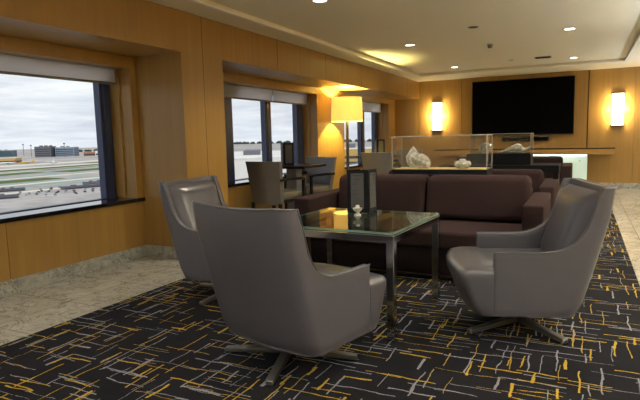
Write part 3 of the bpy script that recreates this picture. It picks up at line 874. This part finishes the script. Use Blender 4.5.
for (x0, y0, x1, y1, w) in ((-600, 150, -565, 1400, 18), (-1010, 150, -1000, 1600, 46), (-715, 150, -690, 1400, 16), (-870, 150, -875, 1400, 10), (-1180, 300, -1150, 1500, 80), (-500, 150, -480, 1200, 14)):
    strip('ground_runway', along(x0, y0, x1, y1, w), E['run'], .05)

def building(name, label, x, y, w, d, h, rz, wall, rows=3, cols=8, roofbits=2, group=None, z=GZ, glaz='dark'):
    t = thing(name, label, 'building', (x, y, z), rz, group)
    obj('walls', mk(box, -w/2, w/2, -d/2, d/2, 0, h), E[wall], t, 0)
    obj('roof', mk(box, -w/2-.3, w/2+.3, -d/2-.3, d/2+.3, h, h+max(.5, h*.03)), E['white' if wall != 'grey' else 'grey'], t, 0)
    for r in range(rows):
        z0 = h*(.12+.8*r/rows); b = new_bm()
        box(b, -w*.46, w*.46, -d/2-.25, -d/2+.05, z0, z0+h*.8/rows*.45); box(b, w/2-.05, w/2+.25, -d*.46, d*.46, z0, z0+h*.8/rows*.45)
        obj('window_band', b, E[glaz], t, 0)
    for k in range(roofbits):
        obj('roof_unit', mk(box, -w*.3+k*w*.3, -w*.18+k*w*.3, -d*.2, d*.1, h+h*.03, h+h*.03+max(1.5, h*.1)), E['grey'], t, 0)
    return t
building('office_building', 'low teal glass building at far left on the airfield horizon', -2120, 1400, 74, 40, 26, R(35), 'tealb', 4)
building('office_building', 'large dark grey block on the airfield horizon, tallest in the near window', -1800, 1345, 58, 50, 38, R(30), 'grey', 4, roofbits=3)
building('office_building', 'pale blue grey block right of the large dark block on the horizon', -1752, 1400, 68, 50, 34, R(30), 'blue', 4)
building('warehouse', 'rust coloured low shed right of the blue grey block', -1668, 1440, 50, 30, 14, R(30), 'rust', 1, roofbits=0)
building('warehouse', 'long white low shed near the right edge of the airfield view', -1600, 1440, 60, 30, 18, R(30), 'white', 1)
building('warehouse', 'rust shed at the right edge of the near window view', -1540, 1480, 40, 30, 22, R(30), 'rust', 1, roofbits=0)
building('hangar', 'pale tan hangar behind the red tailed aircraft', -1370, 890, 90, 40, 13, R(35), 'tan', 1, roofbits=0)
building('terminal', 'grey roofed low terminal in the car park below the window', -470, 392, 44, 8, 2.6, R(74), 'grey', 1, roofbits=3)
building('warehouse', 'huge white flat roofed warehouse filling the view of the middle window', -262, 387, 110, 200, 33, R(32), 'white', 1, roofbits=3)
building('parking_structure', 'tan parking structure with rows of openings seen in the far window', -168, 434, 54, 34, 36, R(20), 'tan', 6, roofbits=1)

b = new_bm(); rr = random.Random(4)
for k in range(105):
    x = -2900+k*12; y = 2150-k*1.0+rr.uniform(-30, 30)+(k > 90)*(k-90)*9
    t_ = bmesh.new(); bmesh.ops.create_icosphere(t_, subdivisions=1, radius=rr.uniform(6, 11))
    merge(b, t_, Matrix.Translation((x, y, GZ+5)))
o = obj('tree_line', b, E['tree']); o['kind'] = 'stuff'; o['label'] = 'dark band of distant trees along the horizon'; o['category'] = 'trees'
b = new_bm()
for k in range(130):
    x = -4300+k*25; y = 4650+rr.uniform(-60, 60)
    t_ = bmesh.new(); bmesh.ops.create_icosphere(t_, subdivisions=1, radius=rr.uniform(14, 24))
    merge(b, t_, Matrix.Translation((x, y, GZ+5)))
o = obj('tree_line', b, E['tree']); o['kind'] = 'stuff'; o['label'] = 'dark band of trees on the horizon behind the middle window'; o['category'] = 'trees'
for x, y, h, lab in ((-1990, 1390, 50, 'tall floodlight mast left of the large dark block'), (-1930, 1380, 46, 'second floodlight mast between teal building and dark block'), (-1640, 1300, 50, 'floodlight mast above the pale blue grey block')):
    t = thing('floodlight_mast', lab, 'mast', (x, y, GZ))
    obj('pole', mk(cyl, 1.0, 0, h, 8), E['grey'], t); obj('lamp_head', mk(box, -4, 4, -1, 1, h-4, h), E['grey'], t, 0)

def make_plane(name, label, body, tail, L):
    t = thing(name, label, 'aircraft', (0, 0, GZ))
    k = L/40.0
    RX = Matrix.Rotation(PI/2, 4, 'Y')
    b = mk(lathe, [(0, -20*k), (1.0*k, -19.3*k), (1.9*k, -17*k), (2.1*k, -12*k), (2.1*k, 8*k), (1.5*k, 14*k), (.4*k, 20*k), (0, 20.2*k)], 16, Matrix.Translation((0, 0, 4.2*k)) @ RX)
    obj('fuselage', b, E[body], t)
    for s in (-1, 1):
        w = new_bm(); loft(w, [[(x0*k, y*k*s, (3.4+.05*y)*k), (x1*k, y*k*s, (3.4+.05*y)*k), (x1*k, y*k*s, (3.9+.05*y)*k), (x0*k, y*k*s, (3.9+.05*y)*k)] for y, x0, x1 in ((1.5, -4, 4), (18, 6, 8))])
        obj('wing', w, E['wpl'], t, 0)
        obj('engine', mk(lathe, [(0, -2.5*k), (1.1*k, -2.5*k), (1.2*k, 0), (.7*k, 2.2*k), (0, 2.2*k)], 12, Matrix.Translation((-1*k, 6*k*s, 2.4*k)) @ RX), E['grey'], t)
        w = new_bm(); loft(w, [[(x0*k, y*k*s, 5.0*k), (x1*k, y*k*s, 5.0*k), (x1*k, y*k*s, 5.3*k), (x0*k, y*k*s, 5.3*k)] for y, x0, x1 in ((.5, 14, 18.5), (6.5, 17.5, 19.5))])
        obj('tailplane', w, E[body], t, 0)
    f = new_bm(); loft(f, [[(x0*k, -.3*k, z*k), (x1*k, -.3*k, z*k), (x1*k, .3*k, z*k), (x0*k, .3*k, z*k)] for z, x0, x1 in ((5.2, 12, 19), (12.5, 18.5, 21.5))])
    obj('tail_fin', f, E[tail], t, 0)
    for x, y in ((-15, 0), (1, 3), (1, -3)): obj('wheel', mk(cyl, .7*k, -.4*k, .4*k, 10, Matrix.Translation((x*k, y*k, .7*k)) @ Matrix.Rotation(PI/2, 4, 'X')), E['dark'], t)
    return t
p = make_plane('cargo_plane', 'yellow cargo aircraft parked on the airfield in the near window', 'yel', 'yel', 32); p.location = (-1256, 885, GZ); p.rotation_euler = (0, 0, R(62))
p = make_plane('airliner', 'white aircraft with red tail at the left edge of the near window', 'wpl', 'red', 36); p.location = (-1262, 838, GZ); p.rotation_euler = (0, 0, R(60))
p = make_plane('airliner', 'white aircraft seen end on below the blue grey block', 'wpl', 'wpl', 40); p.location = (-1160, 886, GZ); p.rotation_euler = (0, 0, R(140))
p = make_plane('cargo_plane', 'yellow cargo aircraft far beyond the white warehouse in the middle window', 'yel', 'yel', 46); p.location = (-1030, 1490, GZ); p.rotation_euler = (0, 0, R(45))

car0 = {}
CARC = dict(white=srgb(216, 216, 216), dark=srgb(44, 46, 52), silver=srgb(146, 148, 152), red=srgb(130, 44, 38))
for cn, cv in CARC.items():
    t = thing('parked_car', '%s car parked in the airport car park below the near window' % cn, 'car', (0, 0, GZ), 0, '%s cars in the airport car park' % cn)
    b = new_bm(); box(b, -2.2, 2.2, -.9, .9, .35, .95, .15, 1); obj('body', b, plain('car_paint_'+cn, cv, .35, .1), t)
    b = new_bm(); loft(b, [[(-1.3, -.8, .95), (1.1, -.8, .95), (1.1, .8, .95), (-1.3, .8, .95)], [(-.8, -.68, 1.5), (.6, -.68, 1.5), (.6, .68, 1.5), (-.8, .68, 1.5)]]); obj('cabin', b, E['dark'], t, 0)
    car0[cn] = [t, False]
rr = random.Random(11)
P0, P1, P2 = Vector((-440, 325)), Vector((-400, 398)), Vector((-495, 372))
for row in range(9):
    for k in range(17):
        if rr.random() < .30: continue
        q = P0.lerp(P1, k/16*1.6-.3) + (P2-P0)*(row/8*1.25-.1) + Vector((rr.uniform(-1.2, 1.2), rr.uniform(-1.2, 1.2)))
        if abs((q-Vector((-470, 392))).length) < 30 and row > 2: continue
        if any((q-Vector(v)).length < 24 for v in ((-500, 436), (-520, 345), (-455, 292))): continue
        cn = rr.choices(list(CARC), (5, 5, 4, 1))[0]
        src, used = car0[cn]
        if not used: src.location = (q.x, q.y, GZ+.02); src.rotation_euler = (0, 0, R(-20)); car0[cn][1] = True
        else: dup(src, (q.x, q.y, GZ+.02), R(-20+rr.choice((0, 180))))
for i, (x, y, w, d, h) in enumerate(((-500, 436, 30, 7, 2.6), (-520, 345, 26, 7, 2.6), (-455, 292, 28, 7, 2.8))):
    building('shed', ('low grey flat roofed shed at the right end of the car park', 'low grey shed in the middle of the car park', 'low grey shed at the left lower edge of the window view')[i], x, y, w, d, h, R(66), 'grey', 1, roofbits=2)

# ------------------------------------------------------------------ sky and daylight
w = bpy.data.worlds.new('sky'); SC.world = w; w.use_nodes = True
nt = w.node_tree; nt.nodes.clear(); g = G(nt)
out = nt.nodes.new('ShaderNodeOutputWorld'); bg = nt.nodes.new('ShaderNodeBackground')
tc = g.n('ShaderNodeTexCoord').outputs['Generated']
X, Y, Z = g.sep(tc)[:3]
zz = g.m('ADD', g.m('MAXIMUM', Z, 0.0), .10)
cl = g.noise(g.xyz(g.m('DIVIDE', X, zz), g.m('DIVIDE', Y, zz), 0.3), 1.1, 7.0, .58, .3)
cloud = g.ramp(cl, [(.34, srgb(178, 184, 198)), (.52, srgb(204, 208, 216)), (.68, srgb(228, 229, 232))])
hz = g.ramp(Z, [(0.0, C4(1, 1, 1)), (.10, C4(0, 0, 0))])
col = g.mix(g.m('MULTIPLY', g.sep(hz)[0], .55), cloud, srgb(214, 217, 226))
g.link(col, bg.inputs[0]); bg.inputs[1].default_value = 1.35
g.link(bg.outputs[0], out.inputs[0])
s = light('sun', 'SUN', (0, 0, 50), 1.5, (1, .96, .9), angle=R(3)); s.rotation_euler = (R(38), R(28), 0)

# ------------------------------------------------------------------ view
SC.view_settings.view_transform = 'Standard'; SC.view_settings.look = 'None'
SC.view_settings.exposure = 0.0; SC.view_settings.gamma = 1.0; SC.view_settings.use_curve_mapping = False
